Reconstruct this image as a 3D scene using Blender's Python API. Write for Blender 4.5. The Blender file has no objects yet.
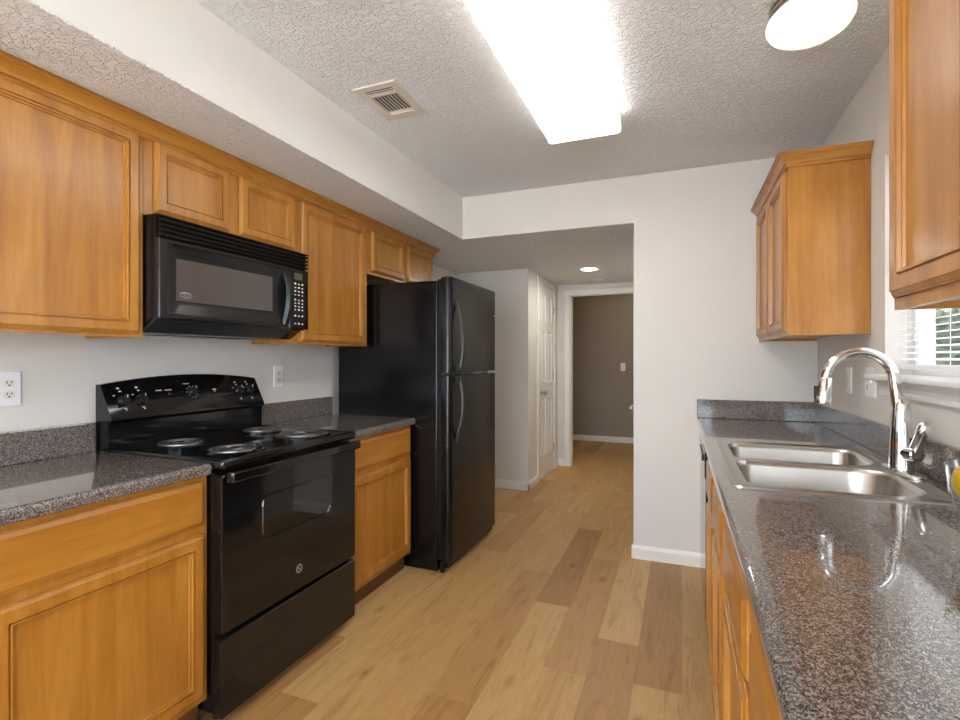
import bpy, bmesh, math, random
from mathutils import Vector, Matrix
random.seed(7)
SC = bpy.context.scene
COL = SC.collection
PI = math.pi

# ------------------------------------------------------------------ camera
cam = bpy.data.cameras.new('camera')
cam.sensor_fit = 'HORIZONTAL'
cam.sensor_width = 36.0
cam.lens = 502.37 / 960 * 36.0
cam.shift_y = -1.44 / 960
cam.clip_start = 0.02
camo = bpy.data.objects.new('camera', cam)
COL.objects.link(camo)
camo.location = (0, 0, 1.2744)
camo.rotation_euler = (PI / 2, 0, 0.3795)
SC.camera = camo

# ------------------------------------------------------------------ light and exposure
SC.view_settings.view_transform = 'Standard'
SC.view_settings.look = 'None'
SC.view_settings.gamma = 1.0
SC.view_settings.use_curve_mapping = False
SC.view_settings.exposure = 1.42
LAMP_PANEL = 4.0
LAMP_SIDE = .62      # fluorescent lens
LAMP_DOME = .36       # dome lamp glass
LAMP_HALL = 60.0
ADDED_LAMP_FAR = 13.0      # unseen lamp added to brighten the far room
SKY = 4.3
w = bpy.data.worlds.new('sky'); SC.world = w; w.use_nodes = True
nt = w.node_tree; nt.nodes.clear()
wo = nt.nodes.new('ShaderNodeOutputWorld'); bg = nt.nodes.new('ShaderNodeBackground')
bg.inputs[0].default_value = (0.80, 0.90, 1.0, 1); bg.inputs[1].default_value = SKY
nt.links.new(bg.outputs[0], wo.inputs[0])
sun = bpy.data.lights.new('sun', 'SUN'); sun.energy = 22.0; sun.angle = .01; sun.color = (1, .96, .9)
suno = bpy.data.objects.new('sun', sun); COL.objects.link(suno)
suno.rotation_euler = Vector((.50, -.45, -1.0)).to_track_quat('-Z', 'Y').to_euler()
SC.cycles.max_bounces = 10
SC.cycles.diffuse_bounces = 6
SC.cycles.glossy_bounces = 5
SC.cycles.transmission_bounces = 8
SC.cycles.sample_clamp_indirect = 6.0


# ------------------------------------------------------------------ materials
def srgb(r, g, b):
    f = lambda c: (c / 255) / 12.92 if c / 255 <= .04045 else (((c / 255) + .055) / 1.055) ** 2.4
    return (f(r), f(g), f(b), 1)


class NT:
    def __init__(s, name):
        s.m = bpy.data.materials.new(name); s.m.use_nodes = True
        s.t = s.m.node_tree; s.b = s.t.nodes['Principled BSDF']
    def n(s, kind, **kw):
        nd = s.t.nodes.new(kind)
        for k, v in kw.items(): setattr(nd, k, v)
        return nd
    def l(s, a, b): s.t.links.new(a, b)
    def coord(s, scale=(1, 1, 1), rot=(0, 0, 0)):
        tc = s.n('ShaderNodeTexCoord'); mp = s.n('ShaderNodeMapping')
        mp.inputs['Scale'].default_value = scale; mp.inputs['Rotation'].default_value = rot
        s.l(tc.outputs['Object'], mp.inputs[0]); return mp.outputs[0]
    def noise(s, vec, scale, detail=3, rough=.5, dist=0):
        nd = s.n('ShaderNodeTexNoise'); nd.inputs['Scale'].default_value = scale
        nd.inputs['Detail'].default_value = detail; nd.inputs['Roughness'].default_value = rough
        nd.inputs['Distortion'].default_value = dist
        s.l(vec, nd.inputs['Vector']); return nd
    def ramp(s, fac, stops):
        r = s.n('ShaderNodeValToRGB'); e = r.color_ramp.elements
        while len(e) < len(stops): e.new(.5)
        for i, (p, c) in enumerate(stops): e[i].position = p; e[i].color = c
        s.l(fac, r.inputs[0]); return r.outputs[0]
    def math(s, op, a, b=None, c=None):
        nd = s.n('ShaderNodeMath', operation=op)
        for i, v in enumerate((a, b, c)):
            if v is None: continue
            if isinstance(v, (int, float)): nd.inputs[i].default_value = v
            else: s.l(v, nd.inputs[i])
        return nd.outputs[0]
    def mix(s, fac, a, b, mode='MIX'):
        nd = s.n('ShaderNodeMix', data_type='RGBA', blend_type=mode)
        for i, v in ((0, fac), (6, a), (7, b)):
            if isinstance(v, (int, float, tuple)): nd.inputs[i].default_value = v
            else: s.l(v, nd.inputs[i])
        return nd.outputs[2]
    def bump(s, h, strength=.3, dist=.002):
        b = s.n('ShaderNodeBump'); b.inputs['Strength'].default_value = strength
        b.inputs['Distance'].default_value = dist
        s.l(h, b.inputs['Height']); s.l(b.outputs[0], s.b.inputs['Normal'])
    def set(s, **kw):
        for k, v in kw.items(): s.b.inputs[k.replace('_', ' ')].default_value = v
        return s


def plain(name, col, rough=.5, metal=0., spec=.5, coat=0., bumpy=0):
    t = NT(name); t.set(Base_Color=col, Roughness=rough, Metallic=metal)
    t.b.inputs['Specular IOR Level'].default_value = spec
    t.b.inputs['Coat Weight'].default_value = coat
    t.b.inputs['Coat Roughness'].default_value = .05
    nz = t.noise(t.coord(), 60, 2)
    if bumpy: t.bump(nz.outputs[0], bumpy, .001)
    else:
        rr = t.math('MULTIPLY_ADD', nz.outputs[0], .01, max(rough - .005, 0)); t.l(rr, t.b.inputs['Roughness'])
    return t.m


def wall_paint(name, col):
    t = NT(name); v = t.coord()
    a = t.noise(v, 1.3, 3)
    c2 = tuple(x * .96 for x in col[:3]) + (1,)
    t.l(t.ramp(a.outputs[0], [(.35, c2), (.65, col)]), t.b.inputs['Base Color'])
    t.set(Roughness=.6)
    t.bump(t.noise(v, 260, 2).outputs[0], .08, .001)
    return t.m


def ceiling_tex(name, col):
    t = NT(name); v = t.coord()
    t.set(Base_Color=col, Roughness=.85)
    n1 = t.noise(v, 56, 4, .55, .8)
    h1 = t.ramp(n1.outputs[0], [(.44, (0, 0, 0, 1)), (.60, (1, 1, 1, 1))])
    n2 = t.noise(v, 110, 3, .6)
    h = t.math('MULTIPLY_ADD', n2.outputs[0], .35, h1)
    t.bump(h, .9, .0065)
    return t.m


def wood(name, axis, tint=1.0):
    t = NT(name)
    sc = {'z': (9, 9, .8), 'y': (9, .8, 9), 'x': (.8, 9, 9)}[axis]
    v = t.coord(sc)
    info = t.n('ShaderNodeObjectInfo')
    off = t.n('ShaderNodeVectorMath', operation='ADD')
    mul = t.math('MULTIPLY', info.outputs['Random'], 40.0)
    t.l(v, off.inputs[0]); t.l(mul, off.inputs[1])
    g1 = t.noise(off.outputs[0], 1.6, 5, .6, .6)
    g2 = t.noise(off.outputs[0], 14, 3, .6, .3)
    vb = t.coord((1.5, 1.5, 1.2))
    blot = t.noise(vb, 3.2, 3, .6)
    a, b, c = srgb(162, 105, 34), srgb(182, 124, 45), srgb(198, 142, 62)
    k = lambda q: tuple(x * tint for x in q[:3]) + (1,)
    col = t.ramp(g1.outputs[0], [(.3, k(a)), (.52, k(b)), (.75, k(c))])
    fine = t.ramp(g2.outputs[0], [(.35, (.86, .84, .80, 1)), (.6, (1, 1, 1, 1))])
    col = t.mix(.55, col, fine, 'MULTIPLY')
    bl = t.ramp(blot.outputs[0], [(.35, (.87, .83, .76, 1)), (.65, (1, 1, 1, 1))])
    col = t.mix(.8, col, bl, 'MULTIPLY')
    t.l(col, t.b.inputs['Base Color'])
    t.set(Roughness=.36)
    t.b.inputs['Coat Weight'].default_value = .4; t.b.inputs['Coat Roughness'].default_value = .24
    t.bump(g2.outputs[0], .06, .0006)
    return t.m


def speckle(name, dark, mid, light, rough=.1):
    t = NT(name); v = t.coord()
    vo = t.n('ShaderNodeTexVoronoi'); vo.inputs['Scale'].default_value = 640; t.l(v, vo.inputs['Vector'])
    vo2 = t.n('ShaderNodeTexVoronoi'); vo2.inputs['Scale'].default_value = 300; t.l(v, vo2.inputs['Vector'])
    bw = t.n('ShaderNodeSeparateColor'); t.l(vo.outputs['Color'], bw.inputs[0])
    bw2 = t.n('ShaderNodeSeparateColor'); t.l(vo2.outputs['Color'], bw2.inputs[0])
    s = t.math('MULTIPLY_ADD', bw2.outputs[0], .45, t.math('MULTIPLY', bw.outputs[1], .55))
    col = t.ramp(s, [(.18, dark), (.50, mid), (.80, light)])
    t.l(col, t.b.inputs['Base Color'])
    t.set(Roughness=rough)
    t.b.inputs['Coat Weight'].default_value = .9; t.b.inputs['Coat Roughness'].default_value = .02; t.b.inputs['Coat IOR'].default_value = 1.42; t.b.inputs['Specular IOR Level'].default_value = .12
    return t.m


def floor_planks(name):
    t = NT(name); tc = t.n('ShaderNodeTexCoord'); sp = t.n('ShaderNodeSeparateXYZ')
    t.l(tc.outputs['Object'], sp.inputs[0])
    W, L = .178, 1.22
    fx = t.math('DIVIDE', t.math('ADD', sp.outputs[0], 10.0 + .03), W)
    ix = t.math('FLOOR', fx); ux = t.math('FRACT', fx)
    wn = t.n('ShaderNodeTexWhiteNoise', noise_dimensions='1D'); t.l(ix, wn.inputs['W'])
    fy = t.math('ADD', t.math('DIVIDE', t.math('ADD', sp.outputs[1], 10.0), L), wn.outputs[0])
    iy = t.math('FLOOR', fy); uy = t.math('FRACT', fy)
    cx = t.n('ShaderNodeCombineXYZ'); t.l(ix, cx.inputs[0]); t.l(iy, cx.inputs[1])
    w2 = t.n('ShaderNodeTexWhiteNoise', noise_dimensions='3D'); t.l(cx.outputs[0], w2.inputs['Vector'])
    base = t.ramp(w2.outputs[0], [(0, srgb(166, 124, 74)), (.16, srgb(178, 136, 84)), (.32, srgb(193, 153, 99)), (.7, srgb(200, 162, 107)), (1, srgb(208, 171, 117))])
    # grain runs along the plank, shifted for every plank
    gv = t.n('ShaderNodeCombineXYZ')
    sh = t.math('MULTIPLY', w2.outputs[0], 37.0)
    t.l(t.math('MULTIPLY_ADD', sp.outputs[0], 9.0, sh), gv.inputs[0])
    t.l(t.math('MULTIPLY_ADD', sp.outputs[1], 1.0, sh), gv.inputs[1])
    g1 = t.noise(gv.outputs[0], 2.3, 6, .66, 1.5)
    gr = t.ramp(g1.outputs[0], [(.30, (.64, .57, .48, 1)), (.46, (.95, .93, .90, 1)), (.7, (1.04, 1.04, 1.04, 1))])
    col = t.mix(.85, base, gr, 'MULTIPLY')
    gv2 = t.n('ShaderNodeCombineXYZ')
    t.l(t.math('MULTIPLY_ADD', sp.outputs[0], 70.0, sh), gv2.inputs[0]); t.l(t.math('MULTIPLY', sp.outputs[1], 4.0), gv2.inputs[1])
    g2 = t.noise(gv2.outputs[0], 2.0, 3, .6)
    col = t.mix(.5, col, t.ramp(g2.outputs[0], [(.35, (.80, .77, .72, 1)), (.6, (1, 1, 1, 1))]), 'MULTIPLY')
    # knots
    kv = t.n('ShaderNodeCombineXYZ')
    t.l(t.math('MULTIPLY', sp.outputs[0], 5.0), kv.inputs[0]); t.l(t.math('MULTIPLY', sp.outputs[1], 2.6), kv.inputs[1])
    vo = t.n('ShaderNodeTexVoronoi'); vo.inputs['Scale'].default_value = 1.0; t.l(kv.outputs[0], vo.inputs['Vector'])
    kn = t.ramp(vo.outputs['Distance'], [(.02, (.38, .30, .22, 1)), (.06, (.74, .68, .60, 1)), (.16, (1, 1, 1, 1))])
    col = t.mix(.9, col, kn, 'MULTIPLY')
    # seams
    ex = t.math('MULTIPLY', t.math('MINIMUM', ux, t.math('SUBTRACT', 1.0, ux)), W)
    ey = t.math('MULTIPLY', t.math('MINIMUM', uy, t.math('SUBTRACT', 1.0, uy)), L)
    e = t.math('MINIMUM', ex, ey)
    seam = t.ramp(t.math('MULTIPLY', e, 100.0), [(.03, (.68, .62, .55, 1)), (.14, (1, 1, 1, 1))])
    col = t.mix(.75, col, seam, 'MULTIPLY')
    t.l(col, t.b.inputs['Base Color'])
    t.set(Roughness=.42)
    t.bump(g2.outputs[0], .05, .0008)
    return t.m


def emit(name, col, strength):
    t = NT(name); t.set(Base_Color=(.85, .85, .83, 1), Roughness=.4)
    t.b.inputs['Emission Color'].default_value = col
    t.b.inputs['Emission Strength'].default_value = strength
    return t.m


def glass(name, rough=0., tint=(1, 1, 1, 1), ior=1.45):
    t = NT(name); t.set(Base_Color=tint, Roughness=rough, IOR=ior)
    t.b.inputs['Transmission Weight'].default_value = 1.0
    return t.m


def pane_glass(name, tint=1.0):
    t = NT(name); t.t.nodes.remove(t.b)
    out = [n for n in t.t.nodes if n.type == 'OUTPUT_MATERIAL'][0]
    tr = t.n('ShaderNodeBsdfTransparent'); tr.inputs[0].default_value = (tint, tint, tint, 1); gl = t.n('ShaderNodeBsdfGlossy'); gl.inputs['Roughness'].default_value = .02
    fr = t.n('ShaderNodeFresnel'); ge = t.n('ShaderNodeNewGeometry')
    t.l(t.math('MULTIPLY_ADD', ge.outputs['Backfacing'], 1 / 1.45 - 1.45, 1.45), fr.inputs[0])
    mx = t.n('ShaderNodeMixShader')
    t.l(fr.outputs[0], mx.inputs[0]); t.l(tr.outputs[0], mx.inputs[1]); t.l(gl.outputs[0], mx.inputs[2])
    t.l(mx.outputs[0], out.inputs[0]); return t.m


M = {}
M['wall'] = wall_paint('wall paint', srgb(221, 217, 211))
M['taupe'] = wall_paint('taupe wall tone', srgb(158, 147, 134))  # even taupe tone for the walls beyond the hall
M['soffit'] = wall_paint('soffit paint', srgb(229, 227, 222))
M['ceil'] = ceiling_tex('knockdown ceiling', srgb(241, 243, 246))
M['ceillow'] = ceiling_tex('shade greyed knockdown ceiling', srgb(236, 236, 236))  # same paint as the high ceiling, greyed to darken the shaded underside
M['trim'] = plain('white trim paint', srgb(232, 230, 226), .35)
M['woodz'] = wood('maple vertical grain', 'z')
M['woody'] = wood('maple lengthwise grain', 'y')
M['woodx'] = wood('maple cross grain', 'x')
M['kick'] = plain('toe kick brown', srgb(96, 64, 36), .6)
M['stone'] = speckle('speckled laminate', srgb(44, 40, 40), srgb(97, 90, 86), srgb(160, 150, 144), .12)
M['floor'] = floor_planks('oak plank floor')
M['black'] = plain('black enamel', (.006, .006, .0065, 1), .09, spec=.5)
M['blacksatin'] = plain('black textured steel', (.004, .004, .0045, 1), .20, spec=.36)
M['blackmatte'] = plain('matte black plastic', (.006, .006, .0065, 1), .36, spec=.35)
M['mw'] = plain('black microwave plastic', (.008, .008, .009, 1), .26, spec=.5)
M['mwgrey'] = plain('dark grey plastic', (.03, .033, .04, 1), .3, spec=.6)
M['mwwin'] = plain('microwave window mesh', (.085, .076, .068, 1), .18, spec=.6)
M['ovenglass'] = plain('oven door glass', (.006, .006, .006, 1), .03, spec=.6)
M['coil'] = plain('burner coil', (.22, .215, .21, 1), .33, metal=.9)
M['chrome'] = plain('chrome', (.82, .82, .82, 1), .06, metal=1)
M['pan'] = plain('drip pan chrome', (.62, .62, .62, 1), .16, metal=1)
M['steel'] = plain('brushed stainless steel', (.56, .545, .52, 1), .27, metal=1)
M['nickel'] = plain('satin nickel', (.55, .52, .48, 1), .28, metal=1)
M['white'] = plain('white plastic', srgb(236, 236, 238), .3)
M['ivory'] = plain('ivory plastic', srgb(226, 222, 208), .3)
M['darkslot'] = plain('dark slot', (.004, .004, .004, 1), .6)
M['mark'] = plain('white printed marking', (.75, .75, .75, 1), .5)
M['red'] = plain('red indicator', (.35, .02, .02, 1), .4)
M['display'] = plain('smoked display', (.10, .08, .06, 1), .2)
M['panel'] = emit('fluorescent lens', (1.0, .985, .96, 1), LAMP_PANEL)
M['dome'] = emit('dome lamp glass', (1.0, .90, .74, 1), LAMP_DOME)
M['addedlamp'] = emit('added warm lamp glow', (1.0, .78, .5, 1), ADDED_LAMP_FAR)
M['panelside'] = emit('fluorescent lens edge', (1.0, .985, .96, 1), LAMP_SIDE)
M['hall'] = emit('recessed lamp lens', (1.0, .95, .86, 1), LAMP_HALL)
M['glass'] = glass('clear glass')
M['pane'] = pane_glass('window glass')
M['tinted'] = pane_glass('outdoor dimming window glass', .62)   # darkened to tame outdoor brightness; two faces, so .62 squared passes
M['siding'] = plain('blue grey siding', srgb(150, 154, 163), .7)
M['shingle'] = plain('roof shingle', srgb(96, 94, 94), .9)
M['darkpane'] = plain('dark window', srgb(50, 54, 60), .1)
M['slat'] = plain('white vinyl slat', srgb(240, 240, 240), .4)
M['ventpaint'] = plain('cream register paint', srgb(218, 211, 200), .45)
M['bounceground'] = plain('pale bounce ground', srgb(190, 188, 184), .9)  # kept pale so it throws daylight upward
M['bounceslab'] = plain('light bounce slab', srgb(182, 182, 182), .8)  # grey level sets how much light bounces up indoors
M['leaf'] = plain('foliage', srgb(84, 98, 74), .8)
M['bark'] = plain('bark', srgb(80, 65, 50), .9)
t = NT('lemon skin'); t.set(Base_Color=srgb(250, 205, 20), Roughness=.4); t.bump(t.noise(t.coord(), 160, 3).outputs[0], .25, .002); M['lemon'] = t.m


# ------------------------------------------------------------------ mesh helpers
def wloc(o):
    v = Vector((0, 0, 0))
    while o is not None: v += o.location; o = o.parent
    return v


class MB:
    """Collects shapes in world coordinates; build() links them as ONE mesh object."""
    def __init__(s): s.b = bmesh.new()
    def quad(s, pts): return s.b.faces.new([s.b.verts.new(p) for p in pts])
    def box(s, x0, x1, y0, y1, z0, z1, bev=0, seg=2):
        vs = [s.b.verts.new(p) for p in [(x0, y0, z0), (x1, y0, z0), (x1, y1, z0), (x0, y1, z0), (x0, y0, z1), (x1, y0, z1), (x1, y1, z1), (x0, y1, z1)]]
        fs = [s.b.faces.new([vs[i] for i in f]) for f in [(3, 2, 1, 0), (4, 5, 6, 7), (0, 1, 5, 4), (1, 2, 6, 5), (2, 3, 7, 6), (3, 0, 4, 7)]]
        if bev:
            es = list({e for f in fs for e in f.edges})
            bmesh.ops.bevel(s.b, geom=es, offset=bev, segments=seg, profile=.5, affect='EDGES')
        return s
    def loops(s, loops, cap0=True, cap1=True, closed=True):
        """skin between successive point loops"""
        vv = [[s.b.verts.new(p) for p in l] for l in loops]
        n = len(vv[0])
        for a, b in zip(vv, vv[1:]):
            for i in range(n if closed else n - 1):
                j = (i + 1) % n
                s.b.faces.new([a[i], a[j], b[j], b[i]])
        if cap0: s.b.faces.new(list(reversed(vv[0])))
        if cap1: s.b.faces.new(vv[-1])
        return vv
    def prism(s, poly, axis, a0, a1):
        """2D polygon extruded along an axis: 'y' -> poly is (x,z); 'x' -> (y,z); 'z' -> (x,y)"""
        f = {'y': lambda p, a: (p[0], a, p[1]), 'x': lambda p, a: (a, p[0], p[1]), 'z': lambda p, a: (p[0], p[1], a)}[axis]
        s.loops([[f(p, a) for p in poly] for a in (a0, a1)]); return s
    def tube(s, pts, r, n=12, caps=True):
        pts = [Vector(p) for p in pts]
        rs = r if isinstance(r, (list, tuple)) else [r] * len(pts)
        up = None; L = []
        for i, p in enumerate(pts):
            t = (pts[min(i + 1, len(pts) - 1)] - pts[max(i - 1, 0)]).normalized()
            if up is None:
                up = t.orthogonal().normalized()
            else:
                up = (up - t * up.dot(t)).normalized()
            bi = t.cross(up)
            L.append([p + (up * math.cos(2 * PI * k / n) + bi * math.sin(2 * PI * k / n)) * rs[i] for k in range(n)])
        s.loops(L, caps, caps); return s
    def cyl(s, p0, p1, r, n=24): return s.tube([p0, p1], r, n)
    def lathe(s, prof, c, n=40, axis='z', sx=1, sy=1):
        """prof: (r, h); axis direction z (or a Vector)"""
        ax = Vector((0, 0, 1)) if axis == 'z' else Vector(axis).normalized()
        u = Vector((1, 0, 0)) if axis == 'z' else ax.orthogonal().normalized()
        v = ax.cross(u); c = Vector(c)
        L = [[c + ax * h + (u * math.cos(2 * PI * k / n) * sx + v * math.sin(2 * PI * k / n) * sy) * max(r, 1e-4) for k in range(n)] for r, h in prof]
        s.loops(L); return s
    def rings(s, org, U, V, N, wid, hei, prof, cap_back=True):
        """mitred panel: rectangles inset by i and raised to h along N; the last one is filled"""
        org, U, V, N = map(Vector, (org, U, V, N)); L = []
        for i, h in prof:
            L.append([org + U * a + V * b + N * h for a, b in ((i, i), (wid - i, i), (wid - i, hei - i), (i, hei - i))])
        s.loops(L, cap_back, True); return s
    def build(s, name, mat, parent=None, smooth=None):
        bmesh.ops.recalc_face_normals(s.b, faces=s.b.faces)
        off = wloc(parent) if parent else Vector((0, 0, 0))
        if parent is None:
            # origin at the base of the piece
            cs = [v.co for v in s.b.verts]
            off = Vector(((min(c.x for c in cs) + max(c.x for c in cs)) / 2, (min(c.y for c in cs) + max(c.y for c in cs)) / 2, min(c.z for c in cs)))
        bmesh.ops.translate(s.b, verts=s.b.verts, vec=-off)
        me = bpy.data.meshes.new(name); s.b.to_mesh(me); s.b.free()
        o = bpy.data.objects.new(name, me); COL.objects.link(o)
        me.materials.append(mat)
        if smooth is not None:
            ang = math.radians(smooth)
            for p in me.polygons: p.use_smooth = True
            bm = bmesh.new(); bm.from_mesh(me)
            for e in bm.edges:
                if len(e.link_faces) == 2 and e.calc_face_angle(0) > ang: e.smooth = False
            bm.to_mesh(me); bm.free()
        if parent: o.parent = parent
        else: o.location = off
        return o


def thing(name, label, cat, loc, group=None):
    o = bpy.data.objects.new(name, None); COL.objects.link(o)
    o.empty_display_size = .05; o.location = loc
    o['label'] = label; o['category'] = cat
    if group: o['group'] = group
    return o


def tag(o, label, cat, group=None):
    o['label'] = label; o['category'] = cat
    if group: o['group'] = group
    return o


def struct(o): o['kind'] = 'structure'; return o


def rrect(x0, x1, y0, y1, rs, n=6):
    """rounded rectangle in plan, radii for corners (x0,y0),(x1,y0),(x1,y1),(x0,y1)"""
    if not isinstance(rs, (list, tuple)): rs = [rs] * 4
    P = []
    for (cx, cy, a0), r in zip(((x0, y0, PI), (x1, y0, 1.5 * PI), (x1, y1, 0), (x0, y1, .5 * PI)), rs):
        ox = cx + (r if cx == x0 else -r); oy = cy + (r if cy == y0 else -r)
        for k in range(n + 1):
            a = a0 + .5 * PI * k / n
            P.append((ox + r * math.cos(a), oy + r * math.sin(a)))
    return P


# ------------------------------------------------------------------ the room
XL, XR, YE, ZC, ZS, XS = -2.127, .722, 3.353, 2.445, 2.143, -1.474
XO = -.276
YB = -2.6                        # back wall
m = MB(); m.box(-3.2, 1.2, YB - .1, 8.0, -.06, 0); struct(m.build('floor', M['floor']))
m = MB(); m.box(XL - .1, XL, YB, 4.68, 0, 2.6); struct(m.build('wall_left', M['wall']))
# right wall with the window opening
WY0, WY1, WZ0, WZ1 = 1.50, 2.342, 1.196, 2.05
m = MB()
m.box(XR, XR + .14, -.55, WY0, 0, 2.6); m.box(XR, XR + .14, WY1, YE + .12, 0, 2.6)
m.box(XR, XR + .14, YB, -2.35, 0, 2.6); m.box(XR, XR + .14, -2.35, -.55, 0, .9); m.box(XR, XR + .14, -2.35, -.55, 2.2, 2.6)  # includes the opening for the added rear window
m.box(XR, XR + .14, WY0, WY1, 0, WZ0); m.box(XR, XR + .14, WY0, WY1, WZ1, 2.6)
struct(m.build('wall_right', M['wall']))
m = MB(); m.box(XO, XR, YE, YE + .12, 0, 2.6); m.box(XS, XO, YE, YE + .12, ZS + .006, 2.6); struct(m.build('wall_end', M['wall']))
m = MB(); m.box(XL, XS, YB, YE + .12, ZS + .006, 2.6); struct(m.build('wall_soffit', M['soffit']))
m = MB(); m.box(XL, XS, YB, YE, ZS, ZS + .006); m.box(XL, XO, YE, 5.92, ZS, ZS + .006); struct(m.build('ceiling_low', M['ceillow']))
m = MB(); m.box(XS, XR, YB, YE, ZC, ZC + .1); struct(m.build('ceiling', M['ceil']))
# back wall behind the camera with a wide opening added for daylight
m = MB()
m.box(XL, -1.9, YB - .1, YB, 0, 2.6); m.box(.55, XR, YB - .1, YB, 0, 2.6); m.box(-1.9, .55, YB - .1, YB, 2.12, 2.6)
struct(m.build('wall_back', M['wall']))
m = MB()
for x in (-1.9, -.70, .49): m.box(x, x + .06, YB - .08, YB - .02, .05, 2.06)
m.box(-1.9, .55, YB - .08, YB - .02, 0, .05); m.box(-1.9, .55, YB - .08, YB - .02, 2.06, 2.12)
d = struct(m.build('added_window_2', M['trim']))  # unseen glazing added to bring daylight from behind the camera
m = MB(); m.box(-1.84, .49, YB - .055, YB - .049, .05, 2.06); m.build('pane', M['pane'], d)

m = MB()
for y in (-2.35, -1.475, -.60): m.box(XR + .06, XR + .11, y, y + .05, .95, 2.15)
m.box(XR + .06, XR + .11, -2.35, -.55, .90, .95); m.box(XR + .06, XR + .11, -2.35, -.55, 2.15, 2.2)
d = struct(m.build('added_window_3', M['trim']))  # unseen window added to throw daylight onto the left side
m = MB(); m.box(XR + .08, XR + .085, -2.30, -.60, .95, 2.15); m.build('pane', M['pane'], d)

# hall beyond the kitchen
m = MB(); m.box(XL, -1.365, 4.68, 4.78, 0, ZS + .1); struct(m.build('wall_hall_front', M['wall']))
DY0, DY1 = 5.06, 5.70
m = MB(); m.box(-1.465, -1.365, 4.78, DY0, 0, ZS + .1); m.box(-1.465, -1.365, DY1, 5.92, 0, ZS + .1); m.box(-1.465, -1.365, DY0, DY1, 2.06, ZS + .1)
struct(m.build('wall_hall_left', M['wall']))
m = MB(); m.box(-1.465, -1.212, 5.92, 6.03, 0, 2.6); m.box(-.43, XO + .12, 5.92, 6.03, 0, 2.6); m.box(-1.212, -.43, 5.92, 6.03, 2.03, 2.6)
struct(m.build('wall_hall_end', M['wall']))
RY0, RY1 = 3.60, 4.36
m = MB(); m.box(XO, XO + .11, YE + .12, RY0, 0, ZS + .1); m.box(XO, XO + .11, RY1, 5.92, 0, ZS + .1); m.box(XO, XO + .11, RY0, RY1, 2.03, ZS + .1)
struct(m.build('wall_hall_right', M['wall']))
# closet walls behind the hall doors, added to block daylight leaks
m = MB(); m.box(XL - .1, XL, 4.68, 5.93, 0, 2.3); m.box(XL, -1.465, 4.78, 5.93, 2.2, 2.3); struct(m.build('wall_closet_block_left', M['wall']))
m = MB(); m.box(XO + .7, XO + .8, YE + .12, 5.93, 0, 2.3); m.box(XO + .11, XO + .7, YE + .12, 5.93, 2.2, 2.3); struct(m.build('wall_closet_block_right', M['wall']))
# room behind the hall
m = MB(); m.box(-3.1, 1.1, 7.87, 7.97, 0, 2.6); struct(m.build('wall_far', M['taupe']))
m = MB(); m.box(-3.2, -3.1, 6.03, 7.97, 0, 2.6); struct(m.build('wall_far_left', M['taupe']))
m = MB(); m.box(1.1, 1.2, 6.03, 7.97, 0, 2.6); struct(m.build('wall_far_right', M['taupe']))
m = MB(); m.box(-3.1, -1.465, 5.93, 6.03, 0, 2.6); m.box(XO + .12, 1.1, 5.93, 6.03, 0, 2.6); struct(m.build('wall_far_front', M['taupe']))
m = MB(); m.box(-3.2, 1.2, 5.93, 7.97, 2.6, 2.7); struct(m.build('ceiling_far', M['ceil']))


fl_ = thing('added_ceiling_lamp', 'unseen warm lamp added to light the brown room beyond the hall', 'light', (-.2, 6.9, 2.6))  # out of view, added to warm and brighten this room
m = MB(); m.lathe([(.16, -.0005), (.165, -.02), (.15, -.03)], (-.2, 6.9, 2.6), 32); m.build('pan', M['nickel'], fl_, 40)
m = MB(); m.lathe([(.148, -.031), (.14, -.06), (.09, -.09), (0, -.10)], (-.2, 6.9, 2.6), 32); m.build('glass_shade', M['addedlamp'], fl_, 60)

# ------------------------------------------------------------------ baseboards and casings
def bb_prof(t=.013, h=.085): return [(0, 0), (t, 0), (t, h - .022), (t * .75, h - .012), (t * .35, h - .004), (t * .3, h), (0, h)]


def baseboard(name, x0, y0, x1, y1, nx, ny):
    m = MB(); P = bb_prof()
    m.loops([[(x + nx * a, y + ny * a, b) for a, b in P] for x, y in ((x0, y0), (x1, y1))])
    return struct(m.build(name, M['trim']))


baseboard('baseboard_end', XO - .013, YE, .115, YE, 0, -1)
baseboard('baseboard_end_side', XO, YE + .0005, XO, YE + .12, -1, 0)
baseboard('baseboard_hall_front', XL, 4.68, -1.352, 4.68, 0, -1)
baseboard('baseboard_hall_side', -1.365, 4.667, -1.365, 4.985, 1, 0)
baseboard('baseboard_hall_corner', -1.365, 5.775, -1.365, 5.92, 1, 0)
baseboard('baseboard_hall_end', -1.365, 5.92, -1.275, 5.92, 0, -1)
baseboard('baseboard_far', -3.1, 7.87, 1.1, 7.87, 0, -1)
baseboard('baseboard_hall_right', XO, YE + .12, XO, RY0 - .07, -1, 0)


def casing_prof(): return [(0, 0), (0, .012), (.012, .018), (.045, .018), (.055, .012), (.07, .010), (.07, 0)]


def casing(name, vertical_axis_pts):
    m = MB()
    for b in vertical_axis_pts: m.box(*b, bev=.004, seg=1)
    return struct(m.build(name, M['trim']))


# doorway at the end of the hall
casing('trim_1', [(-1.280, -1.214, 5.900, 5.92, 0, 2.025), (-.43, -.358, 5.900, 5.92, 0, 2.025), (-1.280, -.358, 5.900, 5.92, 2.025, 2.085),
                  (-1.212, -1.200, 5.92, 6.03, 0, 2.03), (-.445, -.43, 5.92, 6.03, 0, 2.03), (-1.200, -.445, 5.92, 6.03, 2.015, 2.03)])
# closet door casing
casing('trim_2', [(-1.365, -1.347, DY0 - .068, DY0, 0, 2.06), (-1.365, -1.347, DY1, DY1 + .068, 0, 2.06), (-1.365, -1.347, DY0 - .068, DY1 + .068, 2.06, 2.128)])
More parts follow.
